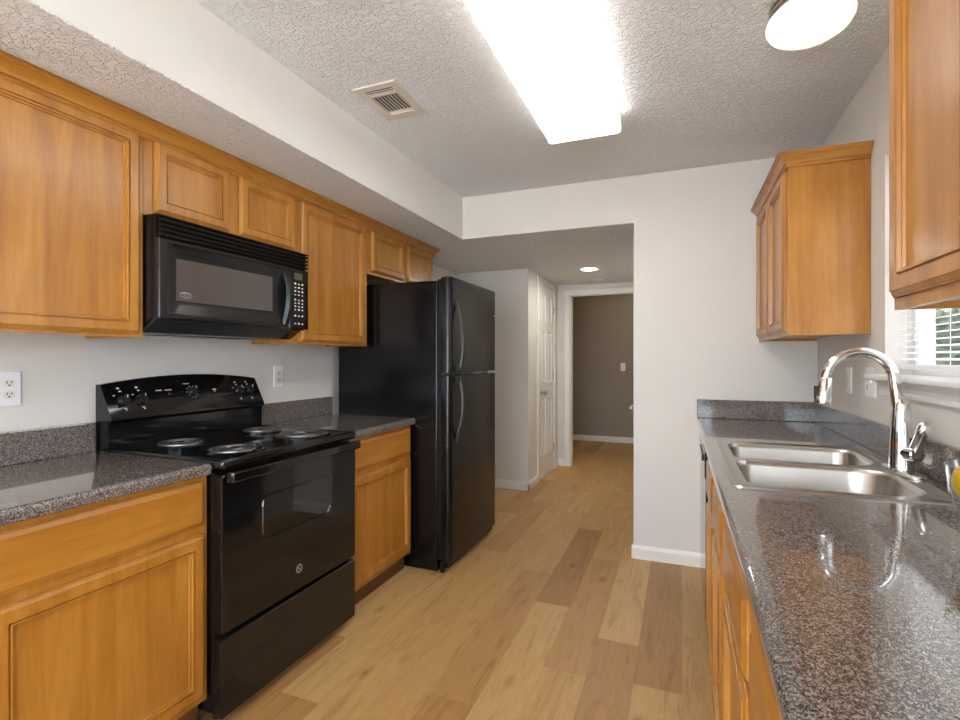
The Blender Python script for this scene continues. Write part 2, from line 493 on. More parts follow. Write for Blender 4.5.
# bifold closet by the refrigerator: header and jambs
casing('trim_3', [(XL, XL + .018, 3.68, 3.75, 0, 2.08), (XL, XL + .018, 4.60, 4.667, 0, 2.08), (XL, XL + .018, 3.68, 4.667, 2.08, 2.138)])
casing('trim_4', [(XO - .018, XO, RY0 - .068, RY0, 0, 2.03), (XO - .018, XO, RY1, RY1 + .068, 0, 2.03), (XO - .018, XO, RY0 - .068, RY1 + .068, 2.03, 2.10)])


def panel_door(name, org, U, N, wid, hei, mat, thick=.035):
    """six-panel door; org at bottom corner on the face plane, U along width, N outwards"""
    U, N = Vector(U), Vector(N); V = Vector((0, 0, 1)); org = Vector(org)
    m = MB()
    st, mid = .105 * wid / .76, .09 * wid / .76
    xs = [0, st, (wid - mid) / 2, (wid + mid) / 2, wid - st, wid]
    zs = [0, .22, .82, .97, hei - .40, hei - .31, hei - .11, hei]
    zs = [0, .23, .84, 1.00, 1.56, 1.66, hei - .10, hei]
    for i in range(5):
        for j in range(7):
            w_, h_ = xs[i + 1] - xs[i], zs[j + 1] - zs[j]
            o = org + U * xs[i] + V * zs[j]
            if i in (1, 3) and j in (1, 3, 5):
                m.rings(o, U, V, N, w_, h_, [(0, 0), (.010, -.012), (.026, -.012), (.042, -.003)], cap_back=False)
            else:
                m.quad([o, o + U * w_, o + U * w_ + V * h_, o + V * h_])
    # edges and back
    a = [org, org + U * wid, org + U * wid + V * hei, org + V * hei]
    b = [p - N * thick for p in a]
    for k in range(4): m.quad([a[k], a[(k + 1) % 4], b[(k + 1) % 4], b[k]])
    m.quad(b)
    bmesh.ops.remove_doubles(m.b, verts=m.b.verts, dist=1e-5)
    return struct(m.build(name, mat))


d1 = panel_door('door_1', (-1.357, DY0 + .003, .012), (0, 1, 0), (1, 0, 0), DY1 - DY0 - .006, 2.044, M['trim'])
m = MB(); m.lathe([(.03, 0), (.03, .006), (.012, .008), (.011, .03), (.02, .034), (.027, .045), (.027, .055), (.018, .064), (0, .066)], (-1.357, DY0 + .075, .915), 20, (1, 0, 0))
m.build('door_knob', M['nickel'], d1, 40)
for z in (.26, 1.08, 1.82):
    m = MB(); m.cyl((-1.347, DY1 - .001, z - .045), (-1.347, DY1 - .001, z + .045), .007, 10); m.box(-1.357, -1.3555, DY1 - .035, DY1 - .003, z - .044, z + .044)
    m.build('hinge', M['nickel'], d1)
d2 = panel_door('door_2', (XO - .002, RY0 + .003, .012), (0, 1, 0), (-1, 0, 0), RY1 - RY0 - .006, 2.012, M['trim'])
m = MB()
m.lathe([(.03, 0), (.03, .006), (.011, .010), (.010, .04)], (XO - .002, RY0 + .07, .94), 18, (-1, 0, 0))
m.tube([(XO - .04, RY0 + .07, .94), (XO - .043, RY0 + .03, .942), (XO - .038, RY0 - .03, .935)], .008, 10)
m.build('door_handle', M['nickel'], d2, 40)
d3 = panel_door('door_3', (XL + .012, 3.753, .012), (0, 1, 0), (1, 0, 0), .844, 2.064, M['trim'], .011)


# ------------------------------------------------------------------ cabinets
DOOR_P = [(0, 0), (0, .008), (.003, .0085), (.004, .0115), (.012, .0165), (.013, .019), (.040, .019), (.041, .0125), (.0445, .0125), (.046, .0185), (.0495, .0185), (.051, .011), (.0555, .011), (.057, .005), (.064, .005)]
DRAW_P = [(0, 0), (0, .008), (.003, .0085), (.004, .0115), (.014, .017), (.016, .019)]


def cab_door(parent, X, nx, y0, y1, z0, z1, prof=DOOR_P, name='door', mat=None):
    """door whose back lies on plane X, facing nx"""
    m = MB()
    if nx > 0: m.rings((X, y0, z0), (0, 1, 0), (0, 0, 1), (1, 0, 0), y1 - y0, z1 - z0, prof)
    else: m.rings((X, y1, z0), (0, -1, 0), (0, 0, 1), (-1, 0, 0), y1 - y0, z1 - z0, prof)
    return m.build(name, mat or M['woodz'], parent)


def face_frame(parent, X, nx, y0, y1, z0, z1, stiles, rails, th=.019):
    """stiles: list of (ya,yb); rails: list of (za,zb)"""
    m = MB(); a, b = sorted((X, X - nx * th))
    for s0, s1 in stiles: m.box(a, b, s0, s1, z0, z1)
    for r0, r1 in rails:
        ss = sorted(stiles)
        for p, q in zip(ss, ss[1:]): m.box(a, b, p[1], q[0], r0, r1)
    return m.build('face_frame', M['woodz'], parent)


def base_cab(label, face, nx, y0, y1, wallx, doors, drawers, group, name='base_cabinet'):
    """face: x of the face frame front"""
    r = thing(name, label, 'cabinet', ((face + wallx) / 2, (y0 + y1) / 2, 0), group)
    back = face - nx * .019
    a, b = sorted((back, wallx + nx * .004))
    m = MB()
    m.box(a, b, y0, y0 + .016, .1, .872); m.box(a, b, y1 - .016, y1, .1, .872)
    m.box(a, b, y0 + .016, y1 - .016, .1, .116)
    k = wallx + nx * .004; m.box(*sorted((k, k + nx * .008)), y0 + .016, y1 - .016, .116, .872)
    m.build('carcass', M['woodz'], r)
    st = [(y0, y0 + .038), (y1 - .038, y1)]
    if len(doors) == 2: ym = (doors[0][1] + doors[1][0]) / 2; st.append((ym - .03, ym + .03))
    face_frame(r, face, nx, y0, y1, .1, .872, st, [(.1, .135), (.66, .72), (.845, .872)])
    m = MB(); kx = face - nx * .042
    m.box(*sorted((kx, kx - nx * .015)), y0, y1, 0, .1); m.build('toe_kick', M['kick'], r)
    for d in doors: cab_door(r, face, nx, d[0], d[1], .122, .676)
    for d in drawers: cab_door(r, face, nx, d[0], d[1], .704, .857, DRAW_P, 'drawer_front', M['woody'])
    return r


XFL = -1.520      # left face frame plane; doors stand .019 proud
LW = XL
G1 = None
base_cab('maple base cabinet with one drawer, directly left of the black range', XFL, 1, .626, 1.262, LW, [(.662, 1.246)], [(.655, 1.246)], None)
base_cab('maple base cabinet at the near end of the counter left of the range', XFL, 1, .020, .624, LW, [(.04, .600)], [(.04, .600)], None)
base_cab('narrow maple base cabinet standing between the black range and refrigerator', XFL, 1, 2.036, 2.668, LW, [(2.056, 2.654)], [(2.056, 2.654)], None)


def counter_profile(xf, xb, nx, z0=.876, z1=.914, r=.014):
    """section from wall (xb) to the rounded front edge (xf)"""
    P = [(xb, z0), (xb, z1)]
    for k in range(7):
        a = PI / 2 * k / 6
        P.append((xf - nx * r + nx * r * math.sin(a), z1 - r + r * math.cos(a)))
    for k in range(1, 5):
        a = PI / 2 * k / 4
        P.append((xf - nx * .006 + nx * .006 * math.cos(a), z0 + .006 - .006 * math.sin(a)))
    return P


def splash(parent, b, cap=None):
    m = MB(); m.box(*b, bev=.004, seg=2)
    return m.build('backsplash', M['stone'], parent)


XCL = -1.494
ct = thing('countertop', 'grey speckled countertop left of the range', 'countertop', (-1.8, .6, .874))
m = MB(); m.prism(counter_profile(XCL, LW + .002, 1), 'y', -.4, 1.260); m.build('worktop', M['stone'], ct, 40)
splash(ct, (LW + .002, LW + .022, -.4, 1.260, .9136, 1.027))
ct = thing('countertop', 'short grey speckled countertop between the range and refrigerator', 'countertop', (-1.8, 2.35, .874))
m = MB(); m.prism(counter_profile(XCL, LW + .002, 1), 'y', 2.034, 2.686); m.build('worktop', M['stone'], ct, 40)
splash(ct, (LW + .002, LW + .022, 2.034, 2.686, .9136, 1.027))

# --- left wall cabinets
XUL = -1.820      # face frame; doors reach -1.801


def wall_cab(label, face, nx, wallx, y0, y1, z0, z1, doors, dz, mids=(), grp=None, crown=None):
    r = thing('wall_cabinet', label, 'cabinet', ((face + wallx) / 2, (y0 + y1) / 2, z0), grp)
    back = face - nx * .019
    a, b = sorted((back, wallx + nx * .003))
    m = MB()
    m.box(a, b, y0, y0 + .014, z0, z1); m.box(a, b, y1 - .014, y1, z0, z1)
    m.box(a, b, y0 + .014, y1 - .014, z0 + .014, z0 + .028); m.box(a, b, y0 + .014, y1 - .014, z1 - .014, z1)
    k = wallx + nx * .003; m.box(*sorted((k, k + nx * .006)), y0 + .014, y1 - .014, z0 + .028, z1 - .014)
    m.build('carcass', M['woodz'], r)
    st = [(y0, y0 + .036), (y1 - .036, y1)] + [(q - .028, q + .028) for q in mids]
    face_frame(r, face, nx, y0, y1, z0, z1, st, [(z0, z0 + .034), (z1 - .04, z1)])
    for d0, d1 in doors: cab_door(r, face, nx, d0, d1, dz[0], dz[1])
    return r


ZU1 = 2.112
wall_cab('largest maple wall cabinet, left of the microwave at the frame edge', XUL, 1, LW, .635, 1.245, 1.352, ZU1, [(.665, 1.230)], (1.362, 2.088))
wall_cab('short two-door maple wall cabinet above the microwave', XUL, 1, LW, 1.247, 2.036, 1.803, ZU1, [(1.284, 1.616), (1.668, 2.014)], (1.818, 2.088), (1.642,))
wall_cab('tall narrow maple wall cabinet between the microwave and refrigerator', XUL, 1, LW, 2.038, 2.652, 1.352, ZU1, [(2.056, 2.626)], (1.362, 2.088))
wall_cab('short two-door maple wall cabinet above the black refrigerator', XUL, 1, LW, 2.654, 3.545, 1.806, ZU1, [(2.690, 3.094), (3.136, 3.528)], (1.822, 2.088), (3.115,))

CROWN = [(-.002, 0), (.010, .0), (.013, .003), (.013, .009), (.010, .012), (.010, .016), (.016, .017), (.017, .022), (.021, .030), (.028, .037), (.036, .042), (.036, .047), (.041, .047), (.045, .050), (.0455, .055), (.041, .057), (.041, .059), (.048, .059), (.048, .063), (-.002, .063)]


def crown_path(pts, name, mat, parent, z, scale=1.0):
    """pts: plan polyline with outward offset dirs (x, y, ox, oy); mitred"""
    m = MB(); m.loops([[(x + ox * a * scale, y + oy * a * scale, z + b * scale) for a, b in CROWN] for x, y, ox, oy in pts])
    return m.build(name, mat, parent, 35)


o = crown_path([(XUL, .2, 1, 0), (XUL, 3.545, 1, 1), (LW + .003, 3.545, 0, 1)], 'crown_moulding', M['woody'], None, 2.0785)
tag(o, 'long maple crown moulding along the top of the left wall cabinets', 'moulding')

# --- right side base cabinets
XFR, RW = .120, XR
base_cab('maple sink base cabinet with paired doors, next to the dishwasher', XFR, -1, 1.475, 2.388, RW, [(1.530, 1.912), (1.974, 2.335)], [(1.530, 1.893), (1.974, 2.335)], None, 'sink_cabinet')
base_cab('maple base cabinet on the near side of the sink cabinet', XFR, -1, .945, 1.473, RW, [(1.000, 1.440)], [(.990, 1.440)], None)
base_cab('nearest maple base cabinet under the right countertop', XFR, -1, .415, .943, RW, [(.45, .908)], [(.45, .908)], None)
base_cab('maple base cabinet under the right countertop, beside where the camera stands', XFR, -1, -.30, .413, RW, [(-.262, .376)], [(-.262, .376)], None)
m = MB(); m.box(.118, .137, 3.006, YE - .001, 0, .872)
m.box(.137, .70, 3.006, 3.022, 0, .872)
tag(m.build('filler_panel', M['trim']), 'pale filler panel between the dishwasher and end wall', 'panel')

dw = thing('dishwasher', 'black built-in dishwasher at the far end of right counter', 'dishwasher', (.4, 2.7, 0))
m = MB(); m.box(.13, .68, 2.398, 3.0, .1, .868); m.build('body', M['blackmatte'], dw)
m = MB(); m.box(.102, .13, 2.398, 3.0, .12, .745, .004); m.build('door', M['black'], dw)
m = MB(); m.box(.098, .13, 2.398, 3.0, .75, .866, .004); m.box(.092, .098, 2.55, 2.85, .80, .83, .002)
cp = m.build('control_panel', M['black'], dw)
m = MB(); m.box(.17, .19, 2.40, 2.998, 0, .11); m.build('toe_kick', M['blackmatte'], dw)

# --- right countertop with sink cut-out
SX0, SX1, SY0, SY1 = .136, .662, 1.562, 2.425
ct = thing('countertop', 'long brown grey speckled countertop holding the sink and glass bowl', 'countertop', (.4, 1.4, .874))
XCR = .103
nose = counter_profile(XCR, SX0 + .02, -1)
m = MB(); nose_far = counter_profile(XCR - .010, SX0 + .02, -1); nose_near = counter_profile(XCR - .014, SX0 + .02, -1)
m.loops([[(p[0], -.32, p[1]) for p in nose_near], [(p[0], 1.0, p[1]) for p in counter_profile(XCR + .001, SX0 + .02, -1)], [(p[0], YE - .002, p[1]) for p in nose_far]])
xa, xb = SX0 + .02, RW - .002
m.box(xa, xb, -.32, SY0 + .015, .876, .914); m.box(xa, xb, SY1 - .015, YE - .002, .876, .914)
m.box(SX1 - .012, xb, SY0 + .015, SY1 - .015, .876, .914)
m.build('worktop', M['stone'], ct, 40)
splash(ct, (RW - .022, RW - .002, -.32, YE - .0225, .9136, 1.027))
splash(ct, (XCR - .009, RW - .002, YE - .022, YE - .002, .9136, 1.027))

# --- sink
sk = thing('sink', 'stainless steel double-bowl drop-in sink in the right countertop', 'sink', (.40, 1.99, .914))
m = MB()
zt = .9195
outer_lo = rrect(SX0, SX1, SY0, SY1, .03)
outer_hi = rrect(SX0 + .005, SX1 - .005, SY0 + .005, SY1 - .005, .027)
bm = m.b
lo = [bm.verts.new((x, y, .9143)) for x, y in outer_lo]
hi = [bm.verts.new((x, y, zt)) for x, y in outer_hi]
inn = [bm.verts.new((x, y, zt)) for x, y in rrect(SX0 + .012, SX1 - .012, SY0 + .012, SY1 - .012, .022)]
inl = [bm.verts.new((x, y, zt - .0025)) for x, y in rrect(SX0 + .016, SX1 - .016, SY0 + .016, SY1 - .016, .020)]
n = len(lo)
for A, B in ((lo, hi), (hi, inn), (inn, inl)):
    for i in range(n): bm.faces.new([A[i], A[(i + 1) % n], B[(i + 1) % n], B[i]])
edges = []
for i in range(n): edges.append(bm.edges.get((inl[i], inl[(i + 1) % n])))
bowls = [(.178, .612, 1.610, 1.982, [.045, .10, .10, .045]), (.182, .622, 2.022, 2.372, [.045, .11, .06, .045])]
rimloops = []
for x0, x1, y0, y1, rs in bowls:
    L = [bm.verts.new((x, y, zt - .0025)) for x, y in rrect(x0, x1, y0, y1, rs)]
    for i in range(len(L)): edges.append(bm.edges.new((L[i], L[(i + 1) % len(L)])))
    rimloops.append(L)
bmesh.ops.triangle_fill(bm, edges=edges, use_beauty=True, use_dissolve=False)
m.build('rim', M['steel'], sk, 40)
for x0, x1, y0, y1, rs in bowls:
    m = MB(); L = []
    for ins, dz in ((0, -.0025), (.003, -.006), (.007, -.02), (.014, -.13), (.022, -.155), (.045, -.170), (.07, -.174)):
        rr = [max(.02, q - ins * .3) for q in rs]
        L.append([(x, y, zt + dz) for x, y in rrect(x0 + ins, x1 - ins, y0 + ins, y1 - ins, rr)])
    m.loops(L, False, True)
    b = m.build('bowl', M['steel'], sk, 50)
    m = MB(); m.lathe([(.045, 0), (.045, .003), (.036, .004), (.034, -.001), (0, -.001)], ((x0 + x1) / 2, (y0 + y1) / 2, zt - .1745), 28)
    m.build('drain', M['chrome'], b, 40)

# --- faucet
fc = thing('faucet', 'chrome gooseneck pull-down faucet behind the sink', 'faucet', (.648, 1.955, zt))
m = MB()
L = []
for ins, h in ((0, 0), (0, .004), (.004, .008), (.012, .010)):
    L.append([(x, y, zt - .001 + h) for x, y in rrect(.620 + ins, .682 - ins, 1.842 + ins, 2.072 - ins, .0305 - ins)])
m.loops(L); m.build('deck_plate', M['chrome'], fc, 40)
fx, fy = .645, 1.957
m = MB(); m.lathe([(.0335, .005), (.0335, .012), (.032, .02), (.031, .085), (.0285, .13), (.0255, .18), (.0225, .212), (.020, .226), (.018, .229)], (fx, fy, zt), 32)
m.build('body', M['chrome'], fc, 40)
m = MB()
zc, R = 1.204, .0915
pts = [(fx - .008, fy, zt + .20), (fx - .014, fy, 1.17)]
cxx = fx - .018 - R
for k in range(0, 25):
    a = math.radians(0 + 178 * k / 24)
    pts.append((cxx + R * math.cos(a), fy, zc + R * math.sin(a)))
tip = Vector(pts[-1]); dirn = (Vector(pts[-1]) - Vector(pts[-2])).normalized()
m.tube(pts, .0155, 18); m.build('spout', M['chrome'], fc, 40)
m = MB(); p0 = tip - dirn * .004; p1 = tip + dirn * .012; p2 = tip + dirn * .015; p3 = tip + dirn * .076; p4 = tip + dirn * .081
m.tube([p0, p0 + dirn * .004, p1, p2, p3, p4], [.0165, .0185, .0195, .0205, .0275, .0262], 24)
sh = m.build('spray_head', M['chrome'], fc, 40)
m = MB(); q = tip + dirn * .045; m.box(q.x - .029, q.x - .020, q.y - .012, q.y + .004, q.z - .022, q.z + .022, .003); m.build('spray_button', M['blackmatte'], sh)
m = MB()
hd = Vector((.42, -.91, 0)).normalized(); hp = Vector((fx, fy, zt + .062))
m.tube([hp, hp + hd * .054, hp + hd * .057], [.024, .024, .021], 20)
h0 = hp + hd * .042
m.tube([h0, h0 + hd * .012 + Vector((0, 0, .03)), h0 + hd * .026 + Vector((0, 0, .062)), h0 + hd * .036 + Vector((0, 0, .092)), h0 + hd * .040 + Vector((0, 0, .10))], [.015, .016, .0155, .017, .010], 16)
m.build('lever_handle', M['chrome'], fc, 40)

# --- bowl with lemons
bc = Vector((.586, 1.238, .9145))
m = MB()
out = [(.0, 0), (.055, 0), (.064, .004), (.078, .03), (.090, .06), (.099, .10), (.1035, .145), (.1045, .152)]
inn_ = [(.1022, .152), (.1010, .145), (.0966, .10), (.0876, .061), (.0756, .032), (.062, .009), (0, .008)]
m.lathe(out + inn_, bc, 48)
tag(m.build('glass_bowl', M['glass'], None, 40), 'clear glass bowl of lemons at the near end of the sink', 'bowl')


def lemon(label, c, ax, s=1.12):
    prof = []
    for k in range(17):
        a = PI * k / 16; h = -math.cos(a); r = math.sin(a) ** .85
        prof.append((.0285 * s * r, .040 * s * h))
    prof = [(.0, -.045 * s), (.004 * s, -.0445 * s)] + prof[1:-1] + [(.005 * s, .0435 * s), (0, .0455 * s)]
    mm = MB(); mm.lathe(prof, Vector(c), 24, ax)
    tag(mm.build('lemon', M['lemon'], None, 60), label, 'lemon', 'lemons in the glass bowl')


lemon('topmost yellow lemon in the glass bowl', bc + Vector((-.057, .026, .118)), (.3, .8, .35))
lemon('yellow lemon low against the sink side of the glass bowl', bc + Vector((-.040, .020, .054)), (.5, .8, .1))
lemon('yellow lemon lying at the bottom on the near side of the bowl', bc + Vector((.020, -.030, .050)), (.9, -.2, .1), .95)
lemon('yellow lemon resting on the wall side of the bowl', bc + Vector((.042, .022, .098)), (.2, .9, .1))

# --- right wall cabinets
XUR = .429
wall_cab('maple wall cabinet in the far right corner with crown moulding', XUR, -1, RW, 2.492, YE - .003, 1.374, 2.112, [(2.512, 2.905), (2.925, 3.320)], (1.392, 2.085), (2.915,))
far_cab = [o for o in bpy.data.objects if o.name.startswith('wall_cabinet')][-1]
far_cab = max((o for o in bpy.data.objects if o.name.startswith('wall_cabinet')), key=lambda o: o.location.x)
crown_path([(XUR, YE - .004, -1, 0), (XUR, 2.492, -1, -1), (RW - .003, 2.492, 0, -1)], 'crown_moulding', M['woodx'], far_cab, 2.092, .9)
wall_cab('nearest maple wall cabinet on the right wall beside the window', XUR, -1, RW, .60, 1.338, 1.379, 2.112, [(.975, 1.320), (.62, .955)], (1.403, 2.085), (.965,))
near_cab = max((o for o in bpy.data.objects if o.name.startswith('wall_cabinet')), key=lambda o: o.location.x - o.location.y)
crown_path([(XUR, .60, -1, 0), (XUR, 1.338, -1, 1), (RW - .003, 1.338, 0, 1)], 'crown_moulding', M['woodx'], near_cab, 2.088, 1.15)

# ------------------------------------------------------------------ range
RY_0, RY_1 = 1.267, 2.030
rg = thing('range', 'freestanding black electric coil range between maple cabinets', 'range', (-1.78, 1.645, 0))
m = MB(); m.box(-2.115, -1.492, RY_0 + .004, RY_1 - .004, .045, .905)
for y in (RY_0 + .05, RY_1 - .05):
    for x in (-2.05, -1.53): m.cyl((x, y, 0), (x, y, .05), .018, 12)
m.build('body', M['black'], rg)
# cooktop: raised rolled edge
m = MB()
c0 = rrect(-2.05, -1.448, RY_0, RY_1, .018, 4)
def inset(ins, z, r): return [(x, y, z) for x, y in rrect(-2.05 + ins, -1.448 - ins, RY_0 + ins, RY_1 - ins, r, 4)]
m.loops([inset(.004, .893, .016), inset(0, .900, .018), inset(0, .918, .018), inset(.004, .925, .016), inset(.010, .927, .014), inset(.018, .924, .012), inset(.026, .920, .010)])
m.build('cooktop', M['black'], rg, 45)


def burner(cx, cy, R):
    m = MB()
    m.lathe([(R + .026, .9205), (R + .026, .926), (R + .018, .9285), (R + .012, .925), (R * .75, .9225), (.02, .9215), (0, .9215)], (cx, cy, 0), 40)
    p = m.build('burner', M['black'], rg, 40)
    m = MB(); pts = []
    turns = 5 if R > .085 else 4
    N = int(turns * 26)
    for i in range(N + 1):
        a = 2 * PI * turns * i / N; r = .018 + (R - .012) * i / N
        pts.append((cx + r * math.cos(a), cy + r * math.sin(a), .9312))
    m.tube(pts, .0043, 7)
    m.build('coil', M['coil'], p, 50)
    m = MB(); m.cyl((cx, cy, .9225), (cx, cy, .9352), .016, 16)
    for k in range(3):
        a = 2 * PI * k / 3 + .4; m.tube([(cx, cy, .9262), (cx + (R - .004) * math.cos(a), cy + (R - .004) * math.sin(a), .9262)], .0028, 6)
    m.build('coil_support', M['pan'], p, 40)


burner(-1.900, 1.462, .082); burner(-1.585, 1.436, .082)
burner(-1.890, 1.862, .070); burner(-1.612, 1.838, .098)

# backguard with sloped control face and arched top
m = MB(); L = []
for k in range(25):
    y = RY_0 + (RY_1 - RY_0) * k / 24
    s_ = (k / 12 - 1); zt2 = 1.172 + .030 * (1 - s_ * s_)
    dx = (zt2 - 1.172) * .5
    L.append([(-2.122, y, .905), (-2.046, y, .905), (-2.046, y, 1.022), (-2.034, y, 1.028), (-2.028, y, 1.036), (-2.030, y, 1.046), (-2.092 - dx * .4, y, zt2 - .006), (-2.098 - dx * .4, y, zt2), (-2.122, y, zt2)])
m.loops(L); bgd = m.build('backguard', M['black'], rg, 30)
P0, P1 = Vector((-2.030, 0, 1.046)), Vector((-2.094, 0, 1.170))
SN = Vector((P1.z - P0.z, 0, P0.x - P1.x)).normalized()      # outward normal of the sloped face


def on_slope(t_, y):
    s_ = (y - RY_0) / (RY_1 - RY_0) * 2 - 1; up_ = .030 * (1 - s_ * s_)
    return P0.lerp(Vector((-2.092 - up_ * .2, 0, 1.166 + up_)), t_ * .124 / (.120 + up_)) + Vector((0, y, 0)) + SN * .0008


for y, t_, r in ((1.330, .46, .0215), (1.402, .47, .0215), (1.640, .62, .022), (1.893, .55, .021), (1.962, .54, .021)):
    m = MB(); c = on_slope(t_, y)
    m.lathe([(r, 0), (r, .004), (r * .86, .008), (r * .80, .018), (r * .70, .020), (0, .020)], c, 24, SN)
    tz = (P1 - P0).normalized(); a = c + SN * .019
    yv = Vector((0, 1, 0))
    q = (tz * .9 + yv * .35).normalized(); e = SN.cross(q)
    L = [[a + q * (sx * r * .9) + e * (sy * .0045) + SN * h for sx, sy in ((-1, -1), (1, -1), (1, 1), (-1, 1))] for h in (-.004, .009)]
    m.loops(L)
    kn = m.build('knob', M['blackmatte'], bgd, 40)
    m = MB(); a2 = a + q * r * .55 + SN * .0095
    m.loops([[a2 + q * (sx * .006) + e * (sy * .0014) + SN * h for sx, sy in ((-1, -1), (1, -1), (1, 1), (-1, 1))] for h in (-.0005, .0004)])
    m.build('knob_pointer', M['mark'], kn)
# printed markings
tz = (P1 - P0).normalized(); yv = Vector((0, 1, 0))
def dash(y, t_, w_, h_):
    a = on_slope(t_, y) + SN * .0004
    m = MB()
    m.loops([[a + yv * (sx * w_ / 2) + tz * (sy * h_ / 2) + SN * hh for sx, sy in ((-1, -1), (1, -1), (1, 1), (-1, 1))] for hh in (0, .0004)])
    m.build('control_marking', M['mark'], bgd)
for y in (1.330, 1.402, 1.893, 1.962):
    dash(y - .006, .88, .010, .006); dash(y - .001, .78, .010, .004); dash(y - .028, .66, .007, .003); dash(y + .026, .50, .005, .005)
    dash(y, .24, .010, .003); dash(y + .003, .19, .006, .003)
dash(1.486, .74, .026, .0035); dash(1.528, .74, .030, .0035)
dash(1.620, .92, .030, .003); dash(1.757, .66, .020, .004); dash(1.757, .58, .006, .005)
for k in range(10):
    a_ = 2 * PI * k / 10; dash(1.640 + .028 * math.cos(a_), .62 + .028 / .14 * math.sin(a_), .004, .0025)
m = MB()
m.loops([[on_slope(.60, 1.528) + yv * (sx * .0035) + tz * (sy * .0035) + SN * hh for sx, sy in ((-1, -1), (1, -1), (1, 1), (-1, 1))] for hh in (0, .001)])
m.build('indicator_light', M['red'], bgd)

# oven door, window, handle, drawer
m = MB()
m.loops([[(-1.490, y, z) for y, z in rrect(RY_0 + .001, RY_1 - .002, .325, .872, .004, 3)], [(-1.459, y, z) for y, z in rrect(RY_0 + .001, RY_1 - .002, .325, .872, .010, 3)],
         [(-1.455, y, z) for y, z in rrect(RY_0 + .005, RY_1 - .006, .329, .868, .010, 3)]])
od = m.build('oven_door', M['black'], rg, 30)
m = MB()
W0, W1, Z0, Z1 = 1.445, 1.842, .588, .760
m.loops([[(x, y, z) for y, z in rrect(W0 + i, W1 - i, Z0 + i, Z1 - i, .03 - i * .6, 5)] for x, i in ((-1.4552, 0), (-1.4495, .0025), (-1.4495, .0055), (-1.4545, .009))])
m.build('oven_window', M['ovenglass'], od, 30)
m = MB()
hb = [(-1.455, 0), (-1.455, 0)]
L = []
for y, x in ((RY_0 + .012, -1.424), (RY_0 + .018, -1.417), (RY_1 - .016, -1.417), (RY_1 - .010, -1.424)):
    L.append([(x - .020, y, .848), (x - .003, y, .848), (x, y, .853), (x, y, .878), (x - .003, y, .883), (x - .020, y, .883)])
m.loops(L)
for y in (RY_0 + .03, RY_1 - .03): m.box(-1.456, -1.430, y - .012, y + .012, .853, .878)
m.build('handle', M['black'], od, 30)
# round badge: ring with a small script monogram
m = MB(); c = Vector((-1.4552, 1.643, .412))
def ring(c, r, tube_r, ax, n=28):
    pts = [c + Vector((0, r * math.cos(2 * PI * k / n), r * math.sin(2 * PI * k / n))) for k in range(n + 1)]
    m.tube(pts, tube_r, 6)
ring(c, .0165, .0014, None); ring(c, .0125, .0005, None)
for k in range(4):
    a = PI / 2 * k + .4
    m.tube([c + Vector((.0005, .014 * math.cos(a + .3 * j), .014 * math.sin(a + .3 * j))) for j in range(4)], .0007, 5)
# monogram strokes
def stroke(pts, r=.0008): m.tube([c + Vector((.0006, p[0] * .001, p[1] * .001)) for p in pts], r, 5)
stroke([(-1, 6), (-4, 7), (-7, 4), (-7.5, 0), (-6, -4), (-3, -5), (-1, -2), (-2, 1), (-4, 0)])
stroke([(6, 5), (4, 7), (1.5, 5), (3, 1.5), (1.5, -1), (2, -5), (5, -5.5), (7, -3)])
m.build('badge', M['nickel'], od, 60)
m = MB()
m.loops([[(-1.490, y, z) for y, z in rrect(RY_0 + .001, RY_1 - .002, .036, .308, .004, 3)], [(-1.460, y, z) for y, z in rrect(RY_0 + .001, RY_1 - .002, .036, .308, .008, 3)],
         [(-1.456, y, z) for y, z in rrect(RY_0 + .005, RY_1 - .006, .040, .304, .008, 3)]])
m.build('storage_drawer', M['black'], rg, 30)

# ------------------------------------------------------------------ microwave
MY0, MY1, MX = 1.253, 2.038, -1.740
mw = thing('microwave', 'black over-the-range microwave hung below the short wall cabinet', 'microwave', (-1.93, 1.636, 1.40))
m = MB()
m.prism([(LW + .002, 1.372), (-1.865, 1.372), (-1.790, 1.418), (-1.775, 1.418), (-1.775, 1.800), (LW + .002, 1.800)], 'y', MY0, MY1)
m.build('body', M['mw'], mw)
m = MB()
for k in range(24):
    y = MY0 + .18 + k * .018; m.box(-2.08, -1.95, y, y + .006, 1.3705, 1.3718)
m.build('grease_filter', M['mwgrey'], mw)
# bottom lip
m = MB(); m.prism([(-1.863, 1.3715), (-1.788, 1.418), (-1.760, 1.418), (-1.840, 1.3715)], 'y', MY0 + .006, MY1 - .10); m.build('bottom_lip', M['mwgrey'], mw)
# louvre grille
m = MB(); m.box(-1.778, -1.765, MY0, MY1, 1.716, 1.800)
for k in range(4):
    z = 1.724 + k * .0175; m.prism([(-1.766, z), (-1.746, z - .002), (-1.742, z + .003), (-1.746, z + .008), (-1.766, z + .011)], 'y', MY0 + .006, MY1 - .004)
m.prism([(-1.766, 1.793), (-1.748, 1.791), (-1.744, 1.795), (-1.75, 1.799), (-1.766, 1.8)], 'y', MY0, MY1)
m.build('vent_grille', M['mw'], mw)
